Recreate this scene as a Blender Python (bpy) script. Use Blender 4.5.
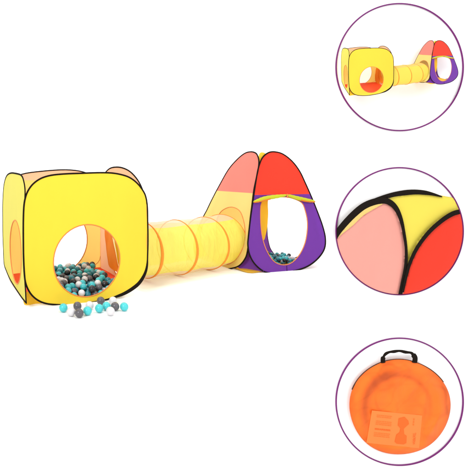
import bpy, math, random
from mathutils import Vector, noise
from mathutils.geometry import delaunay_2d_cdt
R = math.radians
for o in list(bpy.data.objects): bpy.data.objects.remove(o)
C = bpy.context.scene.collection
scn = bpy.context.scene

# ------------------------------------------------------------------ camera
F, U0, V0, H = 422.0, 59.0, 172.0, 0.8          # focal length and principal point in photo pixels, eye height in metres
cam = bpy.data.objects.new('camera', bpy.data.cameras.new('camera')); C.objects.link(cam)
cam.location = (0, 0, H); cam.rotation_euler = (R(90), 0, 0)
cam.data.sensor_width = 36; cam.data.lens = 36*F/470
cam.data.shift_x = (235-U0)/470; cam.data.shift_y = -(235-V0)/470
cam.data.clip_start = .02; cam.data.clip_end = 200
scn.camera = cam

# ------------------------------------------------------------------ studio light
w = bpy.data.worlds.new('World'); scn.world = w; w.use_nodes = True
bg = w.node_tree.nodes['Background']
bg.inputs['Color'].default_value = (1, 1, 1, 1); bg.inputs['Strength'].default_value = 0.90
def softbox(name, loc, aim, size, energy):
    l = bpy.data.lights.new(name, 'AREA'); l.shape = 'SQUARE'; l.size = size; l.energy = energy
    o = bpy.data.objects.new(name, l); C.objects.link(o); o.location = loc
    o.rotation_euler = (Vector(aim)-Vector(loc)).to_track_quat('-Z', 'Y').to_euler()
softbox('key_softbox', (-2.6, -1.6, 3.6), (.6, 3.0, .3), 1.6, 200)
softbox('fill_softbox', (4.6, -1.8, 3.2), (1.4, 3.0, .3), 2.4, 85)
softbox('top_softbox', (1.0, 3.2, 5.2), (1.0, 3.2, 0), 3.2, 75)
softbox('added_backdrop_light', (-2.5, 5.2, 6.5), (-1.5, 10, 1.5), 2.0, 260)  # pair of unseen lamps added to bring the backdrop up to white
softbox('added_backdrop_light', (5.5, 5.2, 6.5), (5.0, 10, 1.5), 2.0, 260)
scn.view_settings.view_transform = 'Standard'; scn.view_settings.look = 'None'
scn.view_settings.exposure = 0; scn.view_settings.gamma = 1

# ------------------------------------------------------------------ materials
def srgb(r, g, b):
    f = lambda c: c/12.92 if c <= .04045 else ((c+.055)/1.055)**2.4
    return tuple(f(c/255) for c in (r, g, b)) + (1,)
def new_mat(name):
    m = bpy.data.materials.new(name); m.use_nodes = True
    nt = m.node_tree
    for n in list(nt.nodes): nt.nodes.remove(n)
    return m, nt, nt.nodes.new('ShaderNodeOutputMaterial')
def bump(nt, s1, st1, s2, st2, d2=.002):
    tc = nt.nodes.new('ShaderNodeTexCoord')
    n1 = nt.nodes.new('ShaderNodeTexNoise'); n1.inputs['Scale'].default_value = s1; n1.inputs['Detail'].default_value = 3
    n2 = nt.nodes.new('ShaderNodeTexNoise'); n2.inputs['Scale'].default_value = s2; n2.inputs['Detail'].default_value = 2
    mp = nt.nodes.new('ShaderNodeMapping'); mp.inputs['Rotation'].default_value = (.3, .5, .6); mp.inputs['Scale'].default_value = (1, 1, .35)
    nt.links.new(tc.outputs['Object'], mp.inputs[0]); nt.links.new(mp.outputs[0], n1.inputs['Vector']); nt.links.new(tc.outputs['Object'], n2.inputs['Vector'])
    b1 = nt.nodes.new('ShaderNodeBump'); b1.inputs['Strength'].default_value = st1; b1.inputs['Distance'].default_value = .02
    b2 = nt.nodes.new('ShaderNodeBump'); b2.inputs['Strength'].default_value = st2; b2.inputs['Distance'].default_value = d2
    nt.links.new(n1.outputs['Fac'], b1.inputs['Height']); nt.links.new(n2.outputs['Fac'], b2.inputs['Height'])
    nt.links.new(b1.outputs[0], b2.inputs['Normal'])
    return b2.outputs[0], tc, n1
def fabric(name, col, trans=.25, clear=0., vary=.06, wr=.12, clearcol=(1, 1, 1, 1)):
    """thin nylon: diffuse + light coming through the cloth, optionally sheer"""
    m, nt, out = new_mat(name)
    nrm, tc, nz = bump(nt, 5, wr, 500, .12)
    hs = nt.nodes.new('ShaderNodeHueSaturation'); hs.inputs['Color'].default_value = col
    mr = nt.nodes.new('ShaderNodeMapRange'); mr.inputs['To Min'].default_value = 1-vary; mr.inputs['To Max'].default_value = 1+vary
    nt.links.new(nz.outputs['Fac'], mr.inputs['Value']); nt.links.new(mr.outputs[0], hs.inputs['Value'])
    d = nt.nodes.new('ShaderNodeBsdfPrincipled'); d.inputs['Roughness'].default_value = .62; d.inputs['Specular IOR Level'].default_value = .25
    t = nt.nodes.new('ShaderNodeBsdfTranslucent')
    nt.links.new(hs.outputs[0], d.inputs['Base Color']); nt.links.new(hs.outputs[0], t.inputs['Color'])
    nt.links.new(nrm, d.inputs['Normal']); nt.links.new(nrm, t.inputs['Normal'])
    mx = nt.nodes.new('ShaderNodeMixShader'); mx.inputs[0].default_value = trans
    nt.links.new(d.outputs[0], mx.inputs[1]); nt.links.new(t.outputs[0], mx.inputs[2])
    last = mx
    if clear > 0:
        tr = nt.nodes.new('ShaderNodeBsdfTransparent'); tr.inputs['Color'].default_value = clearcol
        m2 = nt.nodes.new('ShaderNodeMixShader'); m2.inputs[0].default_value = clear
        nt.links.new(mx.outputs[0], m2.inputs[1]); nt.links.new(tr.outputs[0], m2.inputs[2]); last = m2
    nt.links.new(last.outputs[0], out.inputs['Surface'])
    return m
def solid(name, col, rough=.5, spec=.4, wr=.0, fine=.0, vary=0.):
    m, nt, out = new_mat(name)
    d = nt.nodes.new('ShaderNodeBsdfPrincipled'); d.inputs['Roughness'].default_value = rough
    d.inputs['Specular IOR Level'].default_value = spec; d.inputs['Base Color'].default_value = col
    nrm, tc, nz = bump(nt, 14, wr, 900, fine)
    nt.links.new(nrm, d.inputs['Normal'])
    if vary:
        hs = nt.nodes.new('ShaderNodeHueSaturation'); hs.inputs['Color'].default_value = col
        mr = nt.nodes.new('ShaderNodeMapRange'); mr.inputs['To Min'].default_value = 1-vary; mr.inputs['To Max'].default_value = 1+vary
        nt.links.new(nz.outputs['Fac'], mr.inputs['Value']); nt.links.new(mr.outputs[0], hs.inputs['Value']); nt.links.new(hs.outputs[0], d.inputs['Base Color'])
    nt.links.new(d.outputs[0], out.inputs['Surface'])
    return m
M = dict(
    white=solid('white_paper', (.93, .93, .93, 1), .9, .1),
    board=solid('white_board', (.93, .93, .93, 1), .8, .1),
    yellow=fabric('yellow_nylon', (.78, .575, .036, 1), .22, wr=.5),
    pale=fabric('pale_yellow_nylon', (.62, .58, .085, 1), .25, wr=.2),
    peach=fabric('peach_nylon', (.84, .41, .21, 1), .35, .05),
    peachy=fabric('amber_nylon', (.86, .56, .14, 1), .5),
    red=fabric('red_nylon', (.74, .036, .013, 1), .2, wr=.5),
    redfloor=fabric('red_floor_nylon', (.82, .07, .02, 1), .1, wr=.3),
    yfloor=fabric('golden_floor_nylon', (.86, .50, .03, 1), .1),
    pink=fabric('pink_nylon', (.74, .20, .155, 1), .25, wr=.2),
    sand=fabric('sand_nylon', (.76, .56, .17, 1), .25, wr=.2),
    purple=fabric('purple_nylon', (.135, .026, .29, 1), .2, wr=.5),
    gold=fabric('golden_nylon', (.80, .47, .02, 1), .3),
    pinkc=fabric('blush_pink_nylon', (.74, .315, .26, 1), .2, 0, .10, .5),
    orange=fabric('orange_nylon', (.86, .25, .02, 1), .4, wr=.35),
    lime=fabric('lime_nylon', (.52, .56, .02, 1), .2, wr=.4),
    black=solid('black_binding', (.011, .008, .006, 1), .9, .05, 0, .3),
    hem=solid('orange_hem', (.62, .20, .05, 1), .7, .2, 0, .3),
    hoop=fabric('orange_hoop_sleeve', (.88, .27, .02, 1), .15),
    tun=fabric('sheer_yellow_nylon', (.80, .73, .11, 1), .3, .22, .10, 1.0, (1, .97, .75, 1)),
    tunp=fabric('sheer_blush_nylon', (.80, .62, .44, 1), .35, .38, .04, .3, (1, .95, .9, 1)),
    ring=solid('violet_enamel', srgb(103, 30, 98), .5, .2),
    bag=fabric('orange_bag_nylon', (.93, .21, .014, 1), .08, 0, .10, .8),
    bagpipe=solid('brown_piping', (.05, .022, .012, 1), .7, .2),
    leaf=solid('leaflet_under_cloth', (.88, .185, .036, 1), .6, .2),
    ink=solid('faded_print', (.72, .118, .020, 1), .8, .1),
    ink2=solid('faint_print', (.82, .155, .028, 1), .8, .1),
)
BALLC = dict(teal=(.03, .40, .44, 1), petrol=(.008, .15, .20, 1), white=(.60, .585, .61, 1), grey=(.085, .078, .09, 1), charcoal=(.009, .010, .016, 1), aqua=(.055, .50, .53, 1))
BALLM = {k: solid(k+'_plastic', v, .33, .5, .0, .0) for k, v in BALLC.items()}

# ------------------------------------------------------------------ helpers
OFF = {}
def tag(o, label=None, cat=None, group=None, kind=None):
    for k, v in (('label', label), ('category', cat), ('group', group), ('kind', kind)):
        if v: o[k] = v
    return o
def thing(name, loc, label, cat, group=None):
    o = bpy.data.objects.new(name, None); C.objects.link(o); o.location = loc; o.empty_display_size = .05
    OFF[o.name] = Vector(loc)
    return tag(o, label, cat, group)
def ident(p): return Vector(p)
def mk(name, verts, faces, mats, parent=None, xf=ident, smooth=True, mi=None):
    off = OFF[parent.name] if parent else Vector((0, 0, 0))
    me = bpy.data.meshes.new(name)
    me.from_pydata([xf(v)-off for v in verts], [], faces)
    for m in (mats if isinstance(mats, (list, tuple)) else [mats]): me.materials.append(m)
    me.polygons.foreach_set('use_smooth', [smooth]*len(me.polygons))
    if mi: me.polygons.foreach_set('material_index', mi)
    me.update()
    o = bpy.data.objects.new(name, me); C.objects.link(o)
    if parent: o.parent = parent
    OFF[o.name] = off
    return o
def px(u, v, Y): return Vector(((u-U0)*Y/F, Y, H-(v-V0)*Y/F))
def smooth_loop(p, n=5, closed=True):
    out = []; N = len(p)
    g = (lambda i: p[i % N]) if closed else (lambda i: p[max(0, min(N-1, i))])
    for i in range(N if closed else N-1):
        a, b, c, d = g(i-1), g(i), g(i+1), g(i+2)
        for k in range(n):
            t = k/n
            q = .5*((2*b)+(c-a)*t+(2*a-5*b+4*c-d)*t*t+(3*b-a-3*c+d)*t**3)
            if not out or (q-out[-1]).length > 1e-5: out.append(q)
    if not closed: out.append(p[-1])
    return out
def inside(pt, poly):
    x, y = pt; r = False; n = len(poly)
    for i in range(n):
        x1, y1 = poly[i]; x2, y2 = poly[i-1]
        if (y1 > y) != (y2 > y) and x < (x2-x1)*(y-y1)/(y2-y1)+x1: r = not r
    return r
class Plane:
    def __init__(s, o, e1, e2, amp=.004, freq=3., seed=0):
        s.o = Vector(o); s.e1 = Vector(e1).normalized(); s.e2 = Vector(e2); s.e2 = (s.e2-s.e1*s.e2.dot(s.e1)).normalized()
        s.n = s.e1.cross(s.e2).normalized(); s.amp = amp; s.fr = freq; s.seed = seed
    def hit(s, u, v):
        d = px(u, v, 1)-Vector((0, 0, H)); c = Vector((0, 0, H))
        t = (s.o-c).dot(s.n)/d.dot(s.n); q = c+d*t-s.o
        return Vector((q.dot(s.e1), q.dot(s.e2)))
    def at(s, a, b, off=0):
        k = s.amp*noise.noise(Vector((a*s.fr+s.seed, b*s.fr, s.seed*1.7)))
        return s.o+s.e1*a+s.e2*b+s.n*(k+off)
def sheet(name, pl, outline, holes, mat, parent, xf=ident, step=.03, off=0., clipfn=None):
    """triangulated cloth panel lying in plane pl, outline and holes in plane coordinates"""
    vs = []; ed = []
    for loop in [outline]+holes:
        b = len(vs); vs += [Vector((p[0], p[1])) for p in loop]; n = len(loop)
        ed += [(b+i, b+(i+1) % n) for i in range(n)]
    xs = [p[0] for p in outline]; ys = [p[1] for p in outline]
    O = [(p[0], p[1]) for p in outline]; Hs = [[(p[0], p[1]) for p in h] for h in holes]
    a = min(xs)
    while a < max(xs):
        b = min(ys)
        while b < max(ys):
            q = (a+.3*step*math.sin(b*91), b+.3*step*math.sin(a*77))
            if inside(q, O) and not any(inside(q, h) for h in Hs): vs.append(Vector(q))
            b += step
        a += step
    r = delaunay_2d_cdt(vs, ed, [], 0, 1e-6)
    V, Fc = r[0], r[2]; fs = []
    for f in Fc:
        c = (sum(V[i][0] for i in f)/len(f), sum(V[i][1] for i in f)/len(f))
        if inside(c, O) and not any(inside(c, h) for h in Hs): fs.append(list(f))
    used = sorted({i for f in fs for i in f}); mp = {j: i for i, j in enumerate(used)}
    return mk(name, [pl.at(V[j][0], V[j][1], off) for j in used], [[mp[i] for i in f] for f in fs], mat, parent, xf)
def strip(name, pts, nrm, wd, th, mat, parent, xf=ident, closed=True, ns=8):
    """binding of oval section swept along 3D points; wd may be a list"""
    vs = []; fs = []; N = len(pts)
    for i, p in enumerate(pts):
        a = pts[i-1] if (closed or i) else pts[0]; b = pts[(i+1) % N] if (closed or i < N-1) else pts[-1]
        t = (b-a).normalized()
        nv = nrm[i] if isinstance(nrm, list) else nrm
        s = t.cross(nv)
        s = s.normalized() if s.length > 1e-6 else Vector((1, 0, 0))
        n2 = s.cross(t).normalized()
        W = wd[i] if isinstance(wd, list) else wd
        for k in range(ns):
            an = 2*math.pi*k/ns
            vs.append(p+s*(W*math.cos(an))+n2*(th*math.sin(an)))
    for i in range(N if closed else N-1):
        j = (i+1) % N
        for k in range(ns): fs.append([i*ns+k, i*ns+(k+1) % ns, j*ns+(k+1) % ns, j*ns+k])
    if not closed: fs += [list(range(ns))[::-1], [(N-1)*ns+k for k in range(ns)]]
    return mk(name, vs, fs, mat, parent, xf)
def binding(name, pl, loop, wd, th, mat, parent, xf=ident, closed=True, off=0):
    return strip(name, [pl.at(p[0], p[1], off) for p in loop], pl.n, wd, th, mat, parent, xf, closed)
def v2(l): return [Vector(p) for p in l]
def circ(a, b, ra, rb=None, n=48): return [Vector((a+ra*math.cos(2*math.pi*i/n), b+(rb or ra)*math.sin(2*math.pi*i/n))) for i in range(n)]
def split_y(loop, b):
    """upper and lower part of a closed loop cut at height b"""
    def clip(sg):
        out = []
        for i in range(len(loop)):
            p, q = loop[i-1], loop[i]; pi, qi = sg*(p[1]-b) >= 0, sg*(q[1]-b) >= 0
            if pi != qi: out.append(p+(q-p)*((b-p[1])/(q[1]-p[1])))
            if qi: out.append(q)
        return out
    return clip(1), clip(-1)

# ------------------------------------------------------------------ setting: a white seamless studio sweep
prof = [(-6, 0)]+[(y, 0) for y in (0, 3, 6, 8)]
prof += [(8+2*math.sin(a), 2-2*math.cos(a)) for a in [R(9*i) for i in range(1, 11)]]+[(10, 4), (10, 7)]
vs = []; fs = []
for (y, z) in prof: vs += [Vector((-9, y, z)), Vector((13, y, z))]
for i in range(len(prof)-1): fs.append([2*i, 2*i+1, 2*i+3, 2*i+2])
tag(mk('floor', vs, fs, M['white']), kind='structure')

CS, SN = math.cos(R(16)), math.sin(R(16))
EX = Vector((CS, SN, 0)); EY = Vector((-SN, CS, 0)); UP = Vector((0, 0, 1))

# ------------------------------------------------------------------ play cube
P0 = Vector((-.206, 2.48, 0)); W = .8
P1 = P0+EX*W; P2 = P0+EY*W; P3 = P1+EY*W
FRONT = [(80,173.3),(64.7,173.9),(51,175.3),(40.9,178.4),(33.2,183.8),(28.1,190.6),(25.2,198.3),(23.8,207.7),(23.3,223),(23.3,240),(23.5,257),(24.3,274),(25.9,284.2),(30.6,293.6),(37.4,299.9),(46,303.5),(56.2,304.7),(68,305),(80,304.3),(93,302.3),(105.5,300),(114,297.5),(124.3,293.6),(132.8,288.5),(139.6,282.5),(144.7,274),(147,265.5),(147.6,253.6),(147.9,240),(147.7,224),(147.4,207.7),(146,197.4),(143,190.6),(137,183),(129.4,177.4),(120.8,174.5),(110.6,172.9),(97,172.7)]
LEFT = [(2.4,219.6),(2.4,202.5),(3.4,185.5),(6,176.2),(10.2,173.1),(16.2,173.6),(20.8,175.7),(23,182.1),(24,190.6),(23.6,204),(23.3,223),(23.3,240),(23.8,274),(24.7,291),(25.0,299),(25.2,302.6),(25.1,302.7),(23.2,300.6),(18.7,294.6),(10.2,280.9),(5.4,270.6),(3.4,263.8),(2.9,250),(2.5,235)]
RIGHT = [(0,.6),(.055,.683),(.127,.747),(.2325,.80),(.35,.828),(.47,.837),(.6,.828),(.7,.79),(.77,.72),(.8,.6),(.8,.4),(.8,.2),(.8,.04),(.795,.012),(.5,.01),(.34,.02),(.2,.08),(.09,.17),(0,.3),(0,.45)]
BACK = [(.014,.5),(.02,.64),(.055,.73),(.14,.782),(.3,.806),(.5,.818),(.65,.80),(.75,.75),(.79,.66),(.8,.5),(.8,.27),(.8,.05),(.79,.012),(.55,.008),(.3,.005),(.06,.008),(.02,.05),(.014,.25)]
def build_cube(label, group, xf=ident, mini=False):
    base = xf(P0+EX*.4+EY*.4)
    t = thing('play_cube', base, label, 'play cube', group)
    k = 1.0
    pf = Plane(P0, EX, UP, .004, 2.5, 1)
    lo = smooth_loop([pf.hit(*p) for p in FRONT], 4)
    hc = pf.hit(87.4, 260.7); rad = 36.4*2.565/F
    hole = circ(hc[0], hc[1], (121.4-53.3)/2*2.575/F/CS*1.0, rad)
    f = sheet('front_panel', pf, lo, [hole], M['yellow'], t, xf); tag(f, 'bright yellow front panel with a large round opening')
    wd = []
    for q in lo:   # the binding twists open at the lower right corner
        d = math.hypot(q[0]-.70, q[1]-.10)
        wd.append(.0052+.0075*max(0, 1-(d/.17)**2))
    binding('binding', pf, lo, wd, .004, M['black'], f, xf)
    binding('opening_hem', pf, hole, .0035, .004, M['hem'], f, xf)
    pl = Plane(P0, EY, UP, .004, 3, 5)
    lo = smooth_loop([pl.hit(*p) for p in LEFT], 4)
    hole = circ(.30, .277, .205, .205)
    l = sheet('side_panel', pl, lo, [hole], M['pale'], t, xf, off=.004); tag(l, 'pale yellow side panel seen edge-on with a round opening')
    binding('binding', pl, lo, .0058, .004, M['black'], l, xf, off=.004)
    binding('opening_hem', pl, hole, .004, .004, M['hem'], l, xf, off=.004)
    pr = Plane(P1, EY, UP, .004, 3, 9)
    lo = smooth_loop(v2(RIGHT), 4)
    hole = circ(.40, .222, .20)
    r = sheet('side_panel', pr, lo, [hole], M['peach'], t, xf, off=-.004); tag(r, 'peach side panel where the tunnel joins')
    tp = [q for q in lo if q[1] > .60]; tp = sorted(tp, key=lambda q: math.atan2(q[0]-.4, q[1]-.4))
    binding('binding', pr, tp, [.0055*min(1, .15+i/6) for i in range(len(tp))], .004, M['black'], r, xf, closed=False, off=-.004)
    binding('opening_hem', pr, hole, .004, .004, M['hem'], r, xf, off=-.004)
    pb = Plane(P2, EX, UP, .004, 3, 12)
    lo = smooth_loop(v2(BACK), 4)
    hb = pb.hit(57.5, 240.5); hole = circ(hb[0], hb[1], .252, .262)
    up, dn = split_y(lo, .735)
    b = sheet('back_panel', pb, dn, [hole], M['peachy'], t, xf); tag(b, 'amber back panel with a round opening')
    b2 = sheet('back_panel', pb, up, [], M['peach'], t, xf); tag(b2, 'peach strip along the top of the back panel')
    tp = [q for q in lo if q[1] > .60]; tp = sorted(tp, key=lambda q: math.atan2(q[0]-.4, q[1]-.4))
    binding('binding', pb, tp, [.0048*min(1, .15+i/6) for i in range(len(tp))], .004, M['black'], b, xf, closed=False)
    binding('seam', pb, smooth_loop([pb.hit(*q) for q in [(100.3,256),(99.3,260),(96.5,263.5),(91,266.5),(84,269)]], 4, False), .0018, .003, M['hem'], b, xf, closed=False)
    binding('opening_hem', pb, hole, .004, .004, M['hem'], b, xf)
    # red floor, slightly rounded, curling up at the far side
    pg = Plane(P0+UP*.008, EX, EY*.8+UP*.012, .004, 6, 3)
    fl = smooth_loop(v2([(.05,.15),(.03,.3),(.03,.68),(.1,.77),(.4,.79),(.76,.79),(.79,.76),(.79,.4),(.72,.21),(.6,.09),(.48,.04),(.3,.03),(.15,.05)]), 4)
    sheet('floor_mat', pg, fl, [], M['redfloor'], t, xf)
    # loose door curtains tied back inside the tunnel opening
    pc = Plane(P1-EX*.03, EY, UP, .012, 9, 4)
    def drape(pts, mt, off):
        o = sheet('door_curtain', pc, smooth_loop([pc.hit(*p) for p in pts], 4), [], mt, t, xf, .015, off)
    drape([(106.5,227),(110.5,231),(113.5,240),(115.5,252),(118.5,266),(119.8,272),(113,270),(107.5,262),(105.8,248),(105.2,236)], M['orange'], 0)
    drape([(112.5,229),(117,238),(121,252),(123.5,264),(122,273),(118,268),(115.5,255),(113.8,242)], M['gold'], .012)
    if mini: drape([(100,229),(107,229),(108,250),(111,278),(104,272),(98,262),(98,245)], M['orange'], -.01)
    # amber strip of floor cloth showing below the front corners
    pz = Plane(P0+EY*.05, EX, UP, .002, 3, 7)
    sheet('floor_skirt', pz, smooth_loop(v2([(.012,.004),(.014,.07),(.06,.08),(.13,.05),(.17,.006),(.08,.003)]), 3), [], M['gold'], t, xf)
    return t

# ------------------------------------------------------------------ tunnel
RINGS = [((.47, 3.05), .216, .203), ((.63, 3.12), .223, .203), ((.908, 3.27), .219, .209), ((1.20, 3.46), .217, .213), ((1.405, 3.63), .222, .212)]
def build_tunnel(label, group, xf=ident, mini=False):
    base = xf(Vector((.95, 3.3, 0)))
    t = thing('play_tunnel', base, label, 'tunnel', group)
    c = [Vector((a[0], a[1], z)) for a, z, r in RINGS]; n = len(c)
    ax = [(c[min(i+1, n-1)]-c[max(i-1, 0)]).normalized() for i in range(n)]
    def frame(p, a, r, k, ns):
        s = a.cross(UP).normalized(); u = s.cross(a).normalized(); an = 2*math.pi*k/ns
        return p+s*(r*math.cos(an))+u*(r*math.sin(an))
    ns = 72; vs = []; fs = []; mi = []; rows = []; sub = 10
    for i in range(n-1):
        for j in range(sub):
            f = j/sub; rows.append((c[i].lerp(c[i+1], f), ax[i].lerp(ax[i+1], f).normalized(), RINGS[i][2]*(1-f)+RINGS[i+1][2]*f, f))
    rows.append((c[-1], ax[-1], RINGS[-1][2], 0))
    for (p, a, r, f) in rows:
        for k in range(ns):
            q = frame(p, a, 1, k, ns)-p
            sag = .012*math.sin(math.pi*f)*(.6+.8*noise.noise(q*2+p*3))
            wr = (.007*noise.noise(p*7+q*3)+.003*noise.noise(p*22+Vector((k*.22, 0, 0))))*math.sin(math.pi*f)**.5
            vs.append(frame(p, a, r-sag+wr, k, ns))
    lo, hi = R(60), R(126)
    for i in range(len(rows)-1):
        for k in range(ns):
            fs.append([i*ns+k, i*ns+(k+1) % ns, (i+1)*ns+(k+1) % ns, (i+1)*ns+k])
            an = 2*math.pi*(k+.5)/ns
            edge = 0
            mi.append(1 if (lo+edge < an < hi+edge) or (R(228) < an < R(312)) else 0)
    mk('tunnel_cloth', vs, fs, [M['yellow_t'] if mini else M['tun'], M['sand_t'] if mini else M['tunp']], t, xf, mi=mi)
    for i in range(1, n):
        ps = [frame(c[i], ax[i], RINGS[i][2]+.001, k, 60) for k in range(60)]
        wds = [.0128 if i < n-1 else .004 for _ in ps]
        wds = [w_*(.28+.72*max(0, math.cos(2*math.pi*(k+4)/60))**.8) for k, w_ in enumerate(wds)]
        strip('hoop', ps, [(p-c[i]).normalized() for p in ps], wds, .0035, M['hoop'], t, xf)
    return t
for nd in M['tun'].node_tree.nodes:
    if nd.type == 'TEX_NOISE' and nd.inputs['Scale'].default_value == 5: nd.inputs['Scale'].default_value = 13
    if nd.type == 'MAPPING': nd.inputs['Scale'].default_value = (1.6, 1, .3); nd.inputs['Rotation'].default_value = (.2, .9, .2)
M['yellow_t'] = fabric('lemon_nylon', (.80, .68, .09, 1), .3, .05)
M['sand_t'] = fabric('faded_lemon_nylon', (.78, .58, .16, 1), .3, .08)

# ------------------------------------------------------------------ play tent
A = Vector((1.47, 3.30, 0)); B = A+EX*.8; Cc = A+EY*.8; D = B+EY*.8
TF = [(256.8,175.7),(258.6,166.8),(262.1,157.9),(268.1,152.8),(274.9,151.9),(283,154.3),(291.9,161.4),(299.4,171.3),(305.3,183.2),(311.3,196.6),(317.2,211.5),(322.6,226.4),(325.3,238.3),(324.4,248.7),(318.7,257.7),(309.8,265.1),(299.4,269.6),(284.5,272.9),(272.6,273.2),(263.6,271.1),(254.7,263.6),(249.6,254.7),(247.8,245.8),(248.1,238.3),(250.2,220.4),(252.3,205.5),(254.7,189.2)]
TO = [(261.8,201.9),(260.6,217.2),(261.9,234.2),(265,246.2),(269.6,255.5),(275.5,262.3),(284,264.9),(292.5,262.3),(300.2,253.8),(305.3,242.8),(307.5,230.8),(307.5,220.6),(305.3,210.4),(301.9,202.8),(293,198.5),(284,197),(270,198.5)]
TL = [(257.1,154.9),(254.7,152.5),(250.2,151.7),(244.3,153.4),(236.8,159.4),(227.9,169.8),(218.9,186.2),(211.5,201),(207,210.4),(203.3,217.2),(198,229),(194.5,240),(194,250),(198,258),(206,263.5),(216,267),(224,268.5),(230.9,268.6),(239.4,265.7),(245.3,258.1),(247.5,249.6),(248.7,237.7),(249.9,222.3),(252.1,205.3),(253.8,190),(255.6,180),(257.7,169.8),(258.6,160.9)]
LH = [(230.9,207),(236.8,208.7),(241,213),(244,222),(245,232),(243.8,244),(239.5,255),(233,262),(226,264),(220,257),(217,240),(216.5,222),(219.8,213),(224.9,208.7)]
RO = [(267.3,197),(267.2,215),(267.2,232),(268.6,242),(271.3,250),(278,257),(290,259),(302,254),(309,243),(311.5,228),(310.3,213),(305,201),(296,194.5),(282,193),(271,193.5)]
def build_tent(label, group, xf=ident, mini=False):
    base = xf(A+EX*.4+EY*.4)
    t = thing('play_tent', base, label, 'tent', group)
    pf = Plane(A, EX, UP*.97+EY*.28, .008, 2.5, 2)
    lo = smooth_loop([pf.hit(*p) for p in TF], 4)
    op = smooth_loop([pf.hit(*p) for p in TO], 3)
    sy = pf.hit(280, 194.6)[1]; up, dn = split_y(lo, sy)
    f = sheet('front_panel', pf, up, [], M['red'], t, xf); tag(f, 'red upper front panel')
    binding('binding', pf, lo, .0062, .005, M['black'], f, xf)
    g = sheet('door_panel', pf, dn, [op], M['purple'], t, xf); tag(g, 'purple lower front panel around the doorway')
    binding('door_hem', pf, op, .0036, .004, M['hem'], g, xf)
    pl = Plane(A, EY, UP*.97+EX*.36, .008, 2.5, 6)
    lo = smooth_loop([pl.hit(*p) for p in TL], 4)
    lh = smooth_loop([pl.hit(*p) for p in LH], 4)
    sy = pl.hit(236, 192.1)[1]; up, dn = split_y(lo, sy)
    l = sheet('side_panel', pl, up, [], M['pink'], t, xf); tag(l, 'pink upper side panel')
    binding('binding', pl, lo, .0058, .005, M['black'], l, xf)
    l2 = sheet('side_panel', pl, dn, [lh], M['sand'], t, xf); tag(l2, 'sand yellow lower side panel where the tunnel enters')
    binding('opening_hem', pl, lh, .0035, .004, M['hem'], l2, xf)
    # far right panel, with its own doorway
    def through(pa, pc_, along):      # line of the neighbour's edge in the vertical plane across 'along'
        a1, a2 = (pf.at(*pf.hit(*q)) for q in pa) if pc_ == 'f' else (pl.at(*pl.hit(*q)) for q in pa)
        x1, x2 = (a1-A).dot(along), (a2-A).dot(along)
        sl = (x2-x1)/(a2.z-a1.z)
        return x1-sl*a1.z, sl
    x0_, sl = through([(324, 247), (303, 178)], 'f', EX)
    pr = Plane(A+EX*x0_, EY, UP+EX*sl, .003, 2.5, 8)
    lo = smooth_loop([pr.hit(*p) for p in [(319.5,240),(316.5,227),(312.5,214),(306,198),(298,182),(290,171),(279,163),(268,160),(263,168),(261,195),(259,220),(258.5,243),(261,256),(272,263),(292,264),(308,258),(317,250)]], 4)
    ro = smooth_loop([pr.hit(*p) for p in RO], 3)
    up, dn = split_y(lo, pr.hit(285, 191)[1])
    r = sheet('side_panel', pr, up, [], M['red'], t, xf); tag(r, 'red upper far panel')
    r2 = sheet('door_panel', pr, dn, [ro], M['purple'], t, xf)
    tag(r2, 'purple far panel with a second doorway')
    binding('door_hem', pr, ro, .0028, .003, M['black'], r2, xf)
    # back panel and crown
    x0_, sl = through([(196, 246), (226, 173)], 'l', EY)
    pb = Plane(A+EY*x0_, EX, UP+EY*sl, .003, 2.5, 11)
    lo = smooth_loop([pb.hit(*p) for p in [(201,243),(205,227),(212,209),(221,191),(231,174),(242,164),(253,162),(259,170),(260,200),(259,235),(252,248),(232,256),(210,256)]], 4)
    b = sheet('back_panel', pb, lo, [], M['sand'] if mini else M['peachy'], t, xf); tag(b, 'pale yellow back panel')
    # yellow crown cloth joining the four rounded tops
    q0 = pf.at(*pf.hit(260, 160))
    pk = Plane(q0+EY*.02+EX*.004, EX, UP*.97+EY*.3, .0005, 4, 5)
    ck = smooth_loop([pk.hit(*p) for p in [(258.6,160),(258.8,155),(261,152.4),(265,153.2),(267,157),(262.5,165),(259.8,176),(258.0,183),(258,176),(258.4,168)]], 4)
    sheet('crown_panel', pk, ck, [], M['yellow'], t, xf, .02)
    # corner gusset between the side and front panels, and the floor
    pgz = Plane(A+(EX+EY)*.075, (EX-EY), UP*.97+(EX+EY)*.3, .003, 4, 3)
    gz = smooth_loop([pgz.hit(*p) for p in [(249.5,232),(248.3,242),(246.5,252),(243,261),(238,267.6),(246,268.6),(256,270.3),(264,271.3),(258,266),(252,256),(250.5,245)]], 3)
    s_ = sheet('corner_gusset', pgz, gz, [], M['purple'], t, xf, .02); tag(s_, 'small purple gusset at the near corner')
    pg = Plane(A+UP*.006, EX, EY, .004, 6, 3)
    fl = smooth_loop(v2([(.03,.03),(.05,.3),(.05,.6),(.12,.72),(.4,.75),(.68,.72),(.75,.6),(.76,.3),(.7,.1),(.5,.03),(.2,.025)]), 4)
    sheet('floor_mat', pg, fl, [], M['yfloor'], t, xf)
    # rolled-up door flap, tied in the middle
    po = Plane(pf.o-pf.n*0, EX, UP*.97+EY*.28, 0, 1, 0)
    sgn = -1 if pf.n.y > 0 else 1
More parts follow.
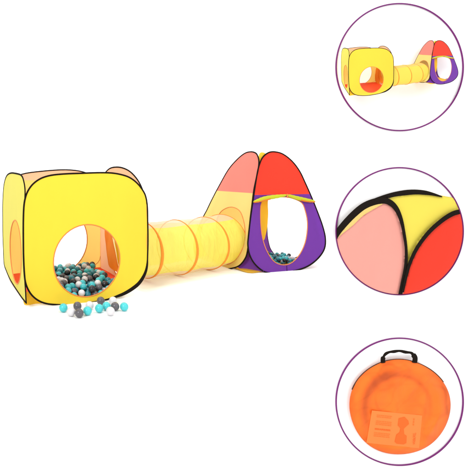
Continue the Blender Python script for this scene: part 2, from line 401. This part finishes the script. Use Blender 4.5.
    for pts in ([(252.6,202.4),(257,201),(262,199.4),(268,198),(275,197),(281,196.2),(284.5,195.6)], [(285,195.6),(289,196.6),(295,198.3),(301,199.8),(307,201),(312.4,201.9)]):
        q = smooth_loop([po.hit(*p) for p in pts], 5, False); n = len(q)
        out = 1 if pts[0][0] > 284 else 0
        wds = []
        for i in range(n):
            f_ = i/(n-1); f_ = 1-f_ if out else f_        # 0 at the outer end
            wds.append(.006+.0125*max(0, math.sin(math.pi*min(1, f_**.75)))**.8+.0010*math.sin(i*1.9))
        P = [po.at(a[0], a[1], sgn*.018) for a in q]
        fl_ = strip('door_flap', P, po.n, wds, .012, M['lime'], t, xf, False, 12); tag(fl_, 'lime yellow door flap rolled up over the doorway')
        k = n//2
        Q = P[k:] if out else P[:n-k]
        strip('flap_lining', [p-po.e2*(.004+.010*math.sin(math.pi*(i_ if not out else len(Q)-1-i_)/len(Q)/1.6))+po.n*(sgn*.003) for i_, p in enumerate(Q)], po.n, [.0058]*len(Q), .010, M['orange'], fl_, xf, False)
    tie = [po.at(po.hit(284.6, y)[0], po.hit(284.6, y)[1], sgn*.031) for y in (194.8, 196.2, 197.6, 198.8)]
    strip('tie_tape', tie, po.n, .006, .002, M['hem'], t, xf, False)
    # golden curtain hanging inside the doorway, and the centre seam
    pc = Plane(A+EY*.14+EX*.0, EX, UP*.97+EY*.28, .01, 9, 4)
    sheet('door_curtain', pc, smooth_loop([pc.hit(*p) for p in [(261.5,197),(267.8,197.5),(268,210),(267.6,223),(266,233),(264.2,240),(261.5,236),(260,222),(260.5,208)]], 4), [], M['gold'], t, xf, .02)
    sm = [pf.hit(287, 265.8), pf.hit(287.2, 269), pf.hit(287.3, 272.4)]
    binding('seam', pf, sm, .0018, .003, M['black'], g, xf, False)
    return t

build_cube('large yellow pop-up play cube with a round opening full of coloured balls', 'pop-up play cubes')
build_tunnel('large sheer yellow tunnel with orange hoops joining the play cube to the tent', 'crawl tunnels')
build_tent('large red and purple pop-up tent with a heap of small balls in its doorway', 'pop-up play tents')

# ------------------------------------------------------------------ balls
def ball_mesh(r, mat, name='ball', seg=20, rg=12):
    vs = [Vector((0, 0, r))]; fs = []
    for i in range(1, rg):
        for j in range(seg):
            a, b = math.pi*i/rg, 2*math.pi*j/seg
            vs.append(Vector((r*math.sin(a)*math.cos(b), r*math.sin(a)*math.sin(b), r*math.cos(a))))
    vs.append(Vector((0, 0, -r))); L = len(vs)-1
    for j in range(seg):
        k = (j+1) % seg
        fs.append([0, 1+j, 1+k]); fs.append([L, 1+(rg-2)*seg+k, 1+(rg-2)*seg+j])
        for i in range(rg-2): fs.append([1+i*seg+j, 1+(i+1)*seg+j, 1+(i+1)*seg+k, 1+i*seg+k])
    me = bpy.data.meshes.new(name); me.from_pydata(vs, [], fs); me.materials.append(mat)
    me.polygons.foreach_set('use_smooth', [True]*len(me.polygons)); me.update()
    return me
def ball(me, loc, label, group):
    o = bpy.data.objects.new('ball', me); C.objects.link(o); o.location = loc
    o.rotation_euler = (loc[0]*7, loc[1]*5, loc[2]*9)
    tag(o, label, 'ball', group)
BR = .0245
MB = {k: ball_mesh(BR, m) for k, m in BALLM.items()}
SPILL = [(63.4,307.8,'aqua','turquoise ball on the floor, leftmost of the row before the cube'),
 (71.1,311.8,'white','white ball second from the left in the row before the cube'),
 (77.4,306,'grey','grey ball third from the left, touching the cube bottom edge'),
 (79.3,313.2,'grey','dark grey ball lowest at the left, in front of another grey ball'),
 (89.6,305.5,'white','white ball tucked behind a turquoise ball near the middle of the row'),
 (87.5,310.8,'aqua','turquoise ball in front of a white ball, right of the two grey balls'),
 (100.8,300.8,'grey','grey ball overlapping the black edge at the middle of the cube bottom'),
 (99.2,308.3,'aqua','turquoise ball directly below the grey ball at the cube edge'),
 (106.5,306,'aqua','turquoise ball between another turquoise ball and the right grey ball'),
 (113,300.8,'white','white ball against the black cube edge at the right of the row'),
 (115.1,306.4,'grey','grey ball below the white ball at the right of the row'),
 (110.4,311.2,'white','white ball lowest at the right, in front of the grey ball'),
 (124.2,306.7,'aqua','turquoise ball lying apart, rightmost of the row before the cube')]
for u, v, c, lb in SPILL:
    Y = F*(H-BR)/(v-V0)
    ball(MB[c], ((u-U0)*Y/F, Y, BR), lb, 'balls spilled in front of the play cube')
def heap(n, rnd, r, ok, zmax, o, tries=60):
    """drop balls into the lowest resting place among random tries"""
    L = []
    for _ in range(n):
        best = None
        for _ in range(tries):
            x, y = rnd.random(), rnd.random(); p = ok(x, y)
            if p is None: continue
            z = r
            for q in L:
                d2 = (q[0]-p[0])**2+(q[1]-p[1])**2
                if d2 < 4*r*r: z = max(z, q[2]+math.sqrt(4*r*r-d2))
            if best is None or z < best[2]: best = (p[0], p[1], z)
        if best and best[2] < (zmax(Vector((best[0], best[1], 0))-o) if callable(zmax) else zmax): L.append(best)
    return L
rnd = random.Random(7)
BI = .0218
MI = {k: ball_mesh(BI, m) for k, m in BALLM.items()}
def ok1(x, y):
    a, b = .05+x*.70, .036+y*.715
    p = P0+EX*a+EY*b; u = U0+F*p.x/p.y
    if u < 54 or u > 119.5: return None
    if u > 93 and p.y > 3.17-(u-93)*.016: return None
    return (p.x, p.y)
H1 = heap(212, rnd, BI, ok1, lambda p: .100 if p.dot(EY) < .40 else .100-.046*(p.dot(EY)-.40)/.30, P0, 160)
cols = ['teal']*6+['petrol']*6+['white']*4+['grey']*4+['charcoal']*4
nm = dict(teal='teal', petrol='dark petrol blue', white='white', grey='grey', charcoal='charcoal black')
for x, y, z in H1:
    c = rnd.choice(cols)
    ball(MI[c], (x, y, z+.010+.012*((Vector((x, y, 0))-P0).dot(EY))/.8), nm[c]+' ball in the heap inside the large yellow play cube', 'balls heaped in the play cube')
BT = .0155
MT = {k: ball_mesh(BT, m, seg=16, rg=10) for k, m in BALLM.items()}
def ok2(x, y):
    a, b = .28+x*.42, .10+y*.46
    p = A+EX*a+EY*b; u = U0+F*p.x/p.y
    if u < 266 or u > 304: return None
    if math.hypot((a-.50)/.22, (b-.30)/.19) > 1: return None
    return (p.x, p.y)
cols2 = ['teal']*6+['petrol']*8+['white']*2+['grey']*1+['charcoal']*4
for x, y, z in heap(88, rnd, BT, ok2, .092, A, 16):
    c = rnd.choice(cols2)
    ball(MT[c], (x, y, z+.010), 'small '+nm[c]+' ball in the heap inside the red and purple tent', 'balls heaped in the tent')

# ------------------------------------------------------------------ display board with three round frames
YB = 1.125
x0, x1 = (333-U0)*YB/F, (484-U0)*YB/F
def boxm(a, b):
    vs = [Vector((x, y, z)) for x in (a[0], b[0]) for y in (a[1], b[1]) for z in (a[2], b[2])]
    return vs, [[0,1,3,2],[4,6,7,5],[0,4,5,1],[2,3,7,6],[0,2,6,4],[1,5,7,3]]
vs, fs = boxm((x0, YB, .0015), (x1, YB+.012, 1.30))
bd = thing('display_board', ((x0+x1)/2, YB, 0), 'tall white display board carrying the three purple ring frames', 'board')
mk('board_panel', vs, fs, M['board'], bd, smooth=False)
for xx in (x0+.03, x1-.06):
    vs, fs = boxm((xx, YB+.014, .001), (xx+.03, YB+.16, .02)); mk('foot', vs, fs, M['board'], bd, smooth=False)
YR = YB-.003
RC = [(399.6, 67.1), (399.6, 231.2), (399.6, 401.7)]
RL = ['thin purple ring at the top around the small play set', 'thin purple ring in the middle around the tent top close-up', 'thin purple ring at the bottom around the orange bag']
for (u, v), lb in zip(RC, RL):
    c = px(u, v, YR); rr = 63.5*YR/F
    ps = [c+Vector((rr*math.cos(2*math.pi*i/160), 0, rr*math.sin(2*math.pi*i/160))) for i in range(160)]
    o = strip('ring_frame', ps, Vector((0, 1, 0)), .0019, .0018, M['ring'], None, ident, True, 8)
    tag(o, lb, 'ring', 'purple ring frames on the board')

# small relief of the play set, hung inside the top ring
def relief(p):
    p = Vector(p); Y = p.y; u = U0+F*p.x/Y; v = V0-F*(p.z-H)/Y
    u2 = 341.2+.3625*(u-3); v2_ = 47.9+.360*(v-172.5)
    return px(u2, v2_, YB-.092+(Y-2.40)/(4.2-2.40)*.088)
build_cube('small yellow play cube with a red floor inside the top purple ring', 'pop-up play cubes', relief, True)
build_tunnel('small yellow tunnel between cube and tent inside the top purple ring', 'crawl tunnels', relief, True)
build_tent('small red and purple tent without balls inside the top purple ring', 'pop-up play tents', relief, True)

# ------------------------------------------------------------------ tent top close-up in the middle ring
cu, cv = RC[1]
def z6(l): return [(330+x*.3189, 155+y*.3191) for x, y in l]
def clipc(poly, r=63.0):
    n = 120; cl = [(cu+r*math.cos(2*math.pi*i/n), cv+r*math.sin(2*math.pi*i/n)) for i in range(n)]
    out = [tuple(p) for p in poly]
    for i in range(n):
        a, b = cl[i], cl[(i+1) % n]; inp = out; out = []
        sd = lambda p: (b[0]-a[0])*(p[1]-a[1])-(b[1]-a[1])*(p[0]-a[0])
        for j in range(len(inp)):
            p, q = inp[j-1], inp[j]; sp, sq = sd(p), sd(q)
            if (sp >= 0) != (sq >= 0):
                t = sp/(sp-sq); out.append((p[0]+(q[0]-p[0])*t, p[1]+(q[1]-p[1])*t))
            if sq >= 0: out.append(q)
        if not out: break
    return out
top = thing('tent_top', px(cu, cv+20, YB), 'rounded pink, yellow and red tent top close-up inside the middle purple ring', 'tent top')
def piece(name, poly, mat, Yd, thick, label=None, smooth_n=4, dome=.004):
    pts = smooth_loop(v2(poly), smooth_n) if smooth_n else v2(poly)
    pp = clipc([(p[0], p[1]) for p in pts])
    pp = [Vector(p) for i, p in enumerate(pp) if (Vector(p)-Vector(pp[i-1])).length > .02]
    P = Plane(Vector((0, 0, 0)), (1, 0, 0), (0, 0, 1), 0)
    # triangulate in pixels, then stand it up at its own distance with a soft dome and a rim
    ed = [(i, (i+1) % len(pp)) for i in range(len(pp))]; V = list(pp); O = [(p[0], p[1]) for p in pp]
    a = min(p[0] for p in pp)
    while a < max(p[0] for p in pp):
        b = min(p[1] for p in pp)
        while b < max(p[1] for p in pp):
            if inside((a, b), O): V.append(Vector((a, b)))
            b += 3
        a += 3
    r = delaunay_2d_cdt(V, ed, [], 0, 1e-4); V2, F2 = r[0], r[2]
    fs = [list(f) for f in F2 if inside((sum(V2[i][0] for i in f)/3, sum(V2[i][1] for i in f)/3), O)]
    def dist(p): return min((Vector(p)-q).length for q in pp)
    vs = []
    for p in V2:
        d = min(1, dist(p)/14); k = dome*math.sin(d*math.pi/2)+.0012*noise.noise(Vector((p[0]*.09, p[1]*.05, Yd)))*d
        vs.append(px(p[0], p[1], Yd-k))
    nb = len(vs); L = len(pp); idx = r[3]
    vs += [px(p[0], p[1], Yd+thick) for p in pp]
    m = {}
    for i, srcs in enumerate(idx):
        for s in srcs:
            if s < L: m[s] = i
    for i in range(L):
        j = (i+1) % L
        if i in m and j in m: fs.append([m[i], m[j], nb+j, nb+i])
    o = mk(name, vs, fs, mat, top)
    if label: tag(o, label)
    return o
piece('side_panel', z6([(10,290),(43,243),(84,204),(118,177),(146,160),(174,148),(196,156),(214,188),(229,240),(238,300),(238,350),(231,400),(222,450),(100,450),(30,400)]), M['pinkc'], YB-.010, .009, 'pink side panel of the close-up', dome=.003)
piece('side_seam_strip', z6([(20,270),(50,215),(90,175),(120,155),(150,145),(168,151),(142,167),(104,190),(70,222),(34,251),(17,272)]), M['sand'], YB-.0137, .004, 'pale yellow strip along the pink panel')
piece('crown_panel', z6([(185,138),(240,123),(300,117),(345,126),(400,137),(440,150),(425,180),(370,195),(320,230),(280,275),(250,330),(238,365),(234,300),(225,220),(210,170)]), M['yellow_t'], YB-.0075, .006, 'bright yellow crown panel of the close-up', dome=.002)
piece('front_panel', z6([(445,145),(405,176),(358,197),(317,232),(282,279),(254,334),(237,392),(226,450),(300,470),(450,450),(470,250)]), M['red'], YB-.010, .009, 'red front panel of the close-up', dome=.003)
def band(l, widths, Yd, lab):
    pts = smooth_loop(v2(z6(l)), 5, False); n = len(pts); L = []; Rr = []
    for i, p in enumerate(pts):
        t = (pts[min(i+1, n-1)]-pts[max(i-1, 0)]).normalized(); s = Vector((-t[1], t[0]))
        f = i/(n-1)*(len(widths)-1); k = min(int(f), len(widths)-2); w_ = widths[k]+(widths[k+1]-widths[k])*(f-k)
        L.append(p+s*w_*.5*.319); Rr.append(p-s*w_*.5*.319)
    piece('binding', [tuple(p) for p in L+Rr[::-1]], M['black'], Yd, .006, lab, 0, .0015)
band([(140,141),(175,130),(215,121),(265,116),(310,120),(352,131)], [10, 14, 17, 14, 3], YB-.0125, 'black binding over the yellow crown')
band([(2,285),(18,252),(40,222),(75,185),(110,158),(150,144),(180,145),(205,164),(222,200),(233,250),(239,300),(237,350),(228,400),(218,450)], [16,18,20,21,21,20,18,14,10,9,10,12,13], YB-.015, 'black binding round the pink panel')
band([(460,140),(420,172),(385,184),(350,206),(310,242),(275,288),(252,335),(239,380),(228,430)], [15,15,15,14,13,12,11,9,8], YB-.0165, 'black binding round the red panel')

# ------------------------------------------------------------------ orange carry bag in the bottom ring
def z7(x, y): return (330+x*.3084, 325+y*.3085)
bu, bv = 399.7, 406.9; YG = YB-.010
bag = thing('carry_bag', px(bu, 454, YB), 'flat round orange carry bag with black handle inside the bottom purple ring', 'bag')
sc = YG/F
def rim(a):      # outline of the bag, radius in pixels; a=0 right, counter-clockwise
    return 50.0/math.sqrt((math.cos(a)/1.012)**2+(math.sin(a)/.952)**2)*(1+.008*math.sin(3*a+1)+.006*math.sin(5*a))
def bagpt(f, a, back=False):
    r = rim(a)*f; u = bu+r*math.cos(a); v = bv-r*math.sin(a)
    e = math.sqrt(max(0, 1-f**6))
    hgt = .006*e
    if not back:
        hgt += .0060*math.exp(-((f-.80)/.10)**2)*(.75+.4*math.sin(a*1.0+2.4))          # steel coil folded inside
        hgt += .0022*math.exp(-((math.hypot((u-395)/34, (v-412)/38)-1)/.16)**2)*(.8+.5*math.cos(a-2.4))
        hgt -= .0012*math.exp(-((f-.62)/.10)**2)
        x, y = (u-bu)/50, (v-bv)/50
        hgt += .0040*noise.noise(Vector((x*1.6+y*.6, y*2.2, 3)))*e + .0022*noise.noise(Vector((x*5, y*3+x*2, 8)))*e
        hgt += .0034*abs(noise.noise(Vector((math.atan2(v-bv, u-bu)*3.2, f*1.4, 5))))*e*f
        d = ((u-(bu-7+.12*(v-bv)))/27, (v-(bv+24))/15)
        q = max(abs(d[0]), abs(d[1]))
        if q < 1.25: hgt = hgt*(max(0, q-1)/.25)+.0072*(1-max(0, q-1)/.25)
        return px(u, v, YG-hgt)
    return px(u, v, YG+hgt)
NR, NA = 60, 200; vs = [bagpt(0, 0)]; fs = []
for i in range(1, NR+1):
    for j in range(NA): vs.append(bagpt(i/NR, 2*math.pi*j/NA))
for j in range(NA):
    k = (j+1) % NA; fs.append([0, 1+j, 1+k])
    for i in range(NR-1): fs.append([1+i*NA+j, 1+(i+1)*NA+j, 1+(i+1)*NA+k, 1+i*NA+k])
b0 = len(vs)
for i in range(1, 12):
    for j in range(NA): vs.append(bagpt(1-i/12, 2*math.pi*j/NA, True))
prev = 1+(NR-1)*NA
for i in range(11):
    cur = b0+i*NA
    for j in range(NA):
        k = (j+1) % NA; fs.append([prev+j, cur+j, cur+k, prev+k])
    prev = cur
fs.append([prev+j for j in range(NA)])
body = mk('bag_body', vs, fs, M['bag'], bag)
# deeper orange painted in: overlapping cloth and coil inside, plus the shade of wrinkles
at = body.data.color_attributes.new('layers_and_fold_shade', 'FLOAT_COLOR', 'POINT')
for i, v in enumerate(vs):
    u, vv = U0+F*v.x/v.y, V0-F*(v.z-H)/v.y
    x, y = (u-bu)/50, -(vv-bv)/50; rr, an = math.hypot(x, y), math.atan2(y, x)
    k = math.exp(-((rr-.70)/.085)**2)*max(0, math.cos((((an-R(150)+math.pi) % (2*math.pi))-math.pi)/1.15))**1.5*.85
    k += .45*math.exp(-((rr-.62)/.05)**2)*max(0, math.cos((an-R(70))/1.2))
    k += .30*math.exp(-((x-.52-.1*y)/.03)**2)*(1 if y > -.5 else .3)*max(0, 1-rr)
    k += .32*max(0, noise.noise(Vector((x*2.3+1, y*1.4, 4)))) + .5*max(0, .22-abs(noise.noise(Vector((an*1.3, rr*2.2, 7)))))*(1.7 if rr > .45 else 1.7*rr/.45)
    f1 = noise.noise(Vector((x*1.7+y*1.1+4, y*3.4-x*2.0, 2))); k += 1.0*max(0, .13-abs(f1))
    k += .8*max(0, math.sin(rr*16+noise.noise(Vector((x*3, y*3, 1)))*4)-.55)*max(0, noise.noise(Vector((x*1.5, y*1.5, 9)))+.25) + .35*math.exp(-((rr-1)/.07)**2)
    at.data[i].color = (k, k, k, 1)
nt = M['bag'].node_tree; ca = nt.nodes.new('ShaderNodeVertexColor'); ca.layer_name = 'layers_and_fold_shade'
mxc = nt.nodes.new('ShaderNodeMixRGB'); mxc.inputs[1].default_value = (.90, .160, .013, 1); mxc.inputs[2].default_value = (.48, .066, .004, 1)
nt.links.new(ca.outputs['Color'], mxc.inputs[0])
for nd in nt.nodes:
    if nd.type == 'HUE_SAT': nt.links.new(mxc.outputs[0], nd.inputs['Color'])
ps = [bagpt(1, 2*math.pi*j/NA)+Vector((0, .001, .0)) for j in range(NA)]
arc = [px(bu+(rim(a)+.15)*math.cos(a), bv-(rim(a)+.15)*math.sin(a), YG+.001) for a in [R(30+i*2) for i in range(66)]]
strip('piping', arc, Vector((0, 1, 0)), [.0006+.0008*math.exp(-((i-8)/9)**2)+.0003*math.exp(-((i-52)/8)**2) for i in range(66)], .002, M['bagpipe'], bag, ident, False)
hp = [z7(*p) for p in [(172,122),(172,108),(179,95),(192,88),(208,86),(226,84),(245,88),(262,90),(270,97),(276,107),(274,122)]]
hh = smooth_loop([px(u, v, YG-.004-.003*math.sin(i/10*math.pi)) for i, (u, v) in enumerate(hp)], 5, False); n = len(hh)
wds = [.0062 if i < 7 else (.0068 if i > n-12 else .0036+.0005*math.sin(i*.7)) for i in range(n)]
strip('handle', hh, Vector((0, 1, 0)), wds, .0016, M['black'], bag, ident, False)
# instruction leaflet showing through the cloth
YL = YG-.0078
def lquad(name, pts, Y, mat, parent, lab=None):
    vs = [px(*z7(*p), Y) for p in pts]+[px(*z7(*p), Y+.0006) for p in pts]; n = len(pts)
    fs = [list(range(n)), list(range(n, 2*n))[::-1]]+[[i, (i+1) % n, n+(i+1) % n, n+i] for i in range(n)]
    o = mk(name, vs, fs, mat, parent, smooth=False)
    if lab: tag(o, lab)
    return o
leaf = lquad('leaflet', [(136,277),(299,293),(289,400),(118,382)], YL, M['leaf'], bag, 'instruction leaflet showing through the orange cloth')
def lf(s, t):   # leaflet coordinates 0..1
    a = Vector((136, 277)); b = Vector((299, 293)); d = Vector((118, 382)); c = Vector((289, 400))
    return tuple((a*(1-s)+b*s)*(1-t)+(d*(1-s)+c*s)*t)
def lpoly(name, st, mat, dy=.0007): return lquad(name, [lf(*q) for q in st], YL-dy, mat, leaf)
lpoly('picture', [(.55,.16),(.66,.10),(.74,.20),(.76,.30),(.70,.40),(.67,.46),(.69,.62),(.74,.66),(.75,.88),(.70,.93),(.57,.93),(.53,.88),(.545,.66),(.60,.58),(.61,.46),(.55,.38)], M['ink'])
rl = random.Random(3)
k = 0
for t0 in (.12,.17,.30,.35,.40,.53,.56,.66,.71,.76):
    s0 = .12; heavy = t0 == .53
    while s0 < .40:
        l_ = rl.uniform(.015, .05)
        k += 1
        lpoly('print_line', [(s0, t0), (min(.42, s0+l_), t0), (min(.42, s0+l_), t0+.018+(.008 if heavy else 0)), (s0, t0+.018+(.008 if heavy else 0))], M['ink'] if heavy else M['ink2'])
        s0 += l_+rl.uniform(.008, .016)
cu_ = bpy.data.curves.new('logo', 'FONT'); cu_.body = 'vidaXL'; cu_.size = 1; cu_.extrude = .0
to = bpy.data.objects.new('logo_tmp', cu_); C.objects.link(to)
bpy.context.view_layer.update()
me = bpy.data.meshes.new_from_object(to.evaluated_get(bpy.context.evaluated_depsgraph_get()))
wv = max(v.co.x for v in me.vertices)
tv = []
for v in me.vertices:   # reads upwards along the right edge of the leaflet
    s = .915-v.co.y/wv*.36*.62; t = .90-v.co.x/wv*.36
    tv.append(px(*z7(*lf(s, t)), YL-.0009))
mk('logo', tv, [list(p.vertices) for p in me.polygons], M['ink'], leaf, smooth=False)
bpy.data.objects.remove(to)
for t0 in (.12, .2, .28): lpoly('print_line', [(.84, t0), (.86, t0), (.86, t0+.05), (.84, t0+.05)], M['ink2'])

scn.cycles.max_bounces = 10; scn.cycles.transparent_max_bounces = 16
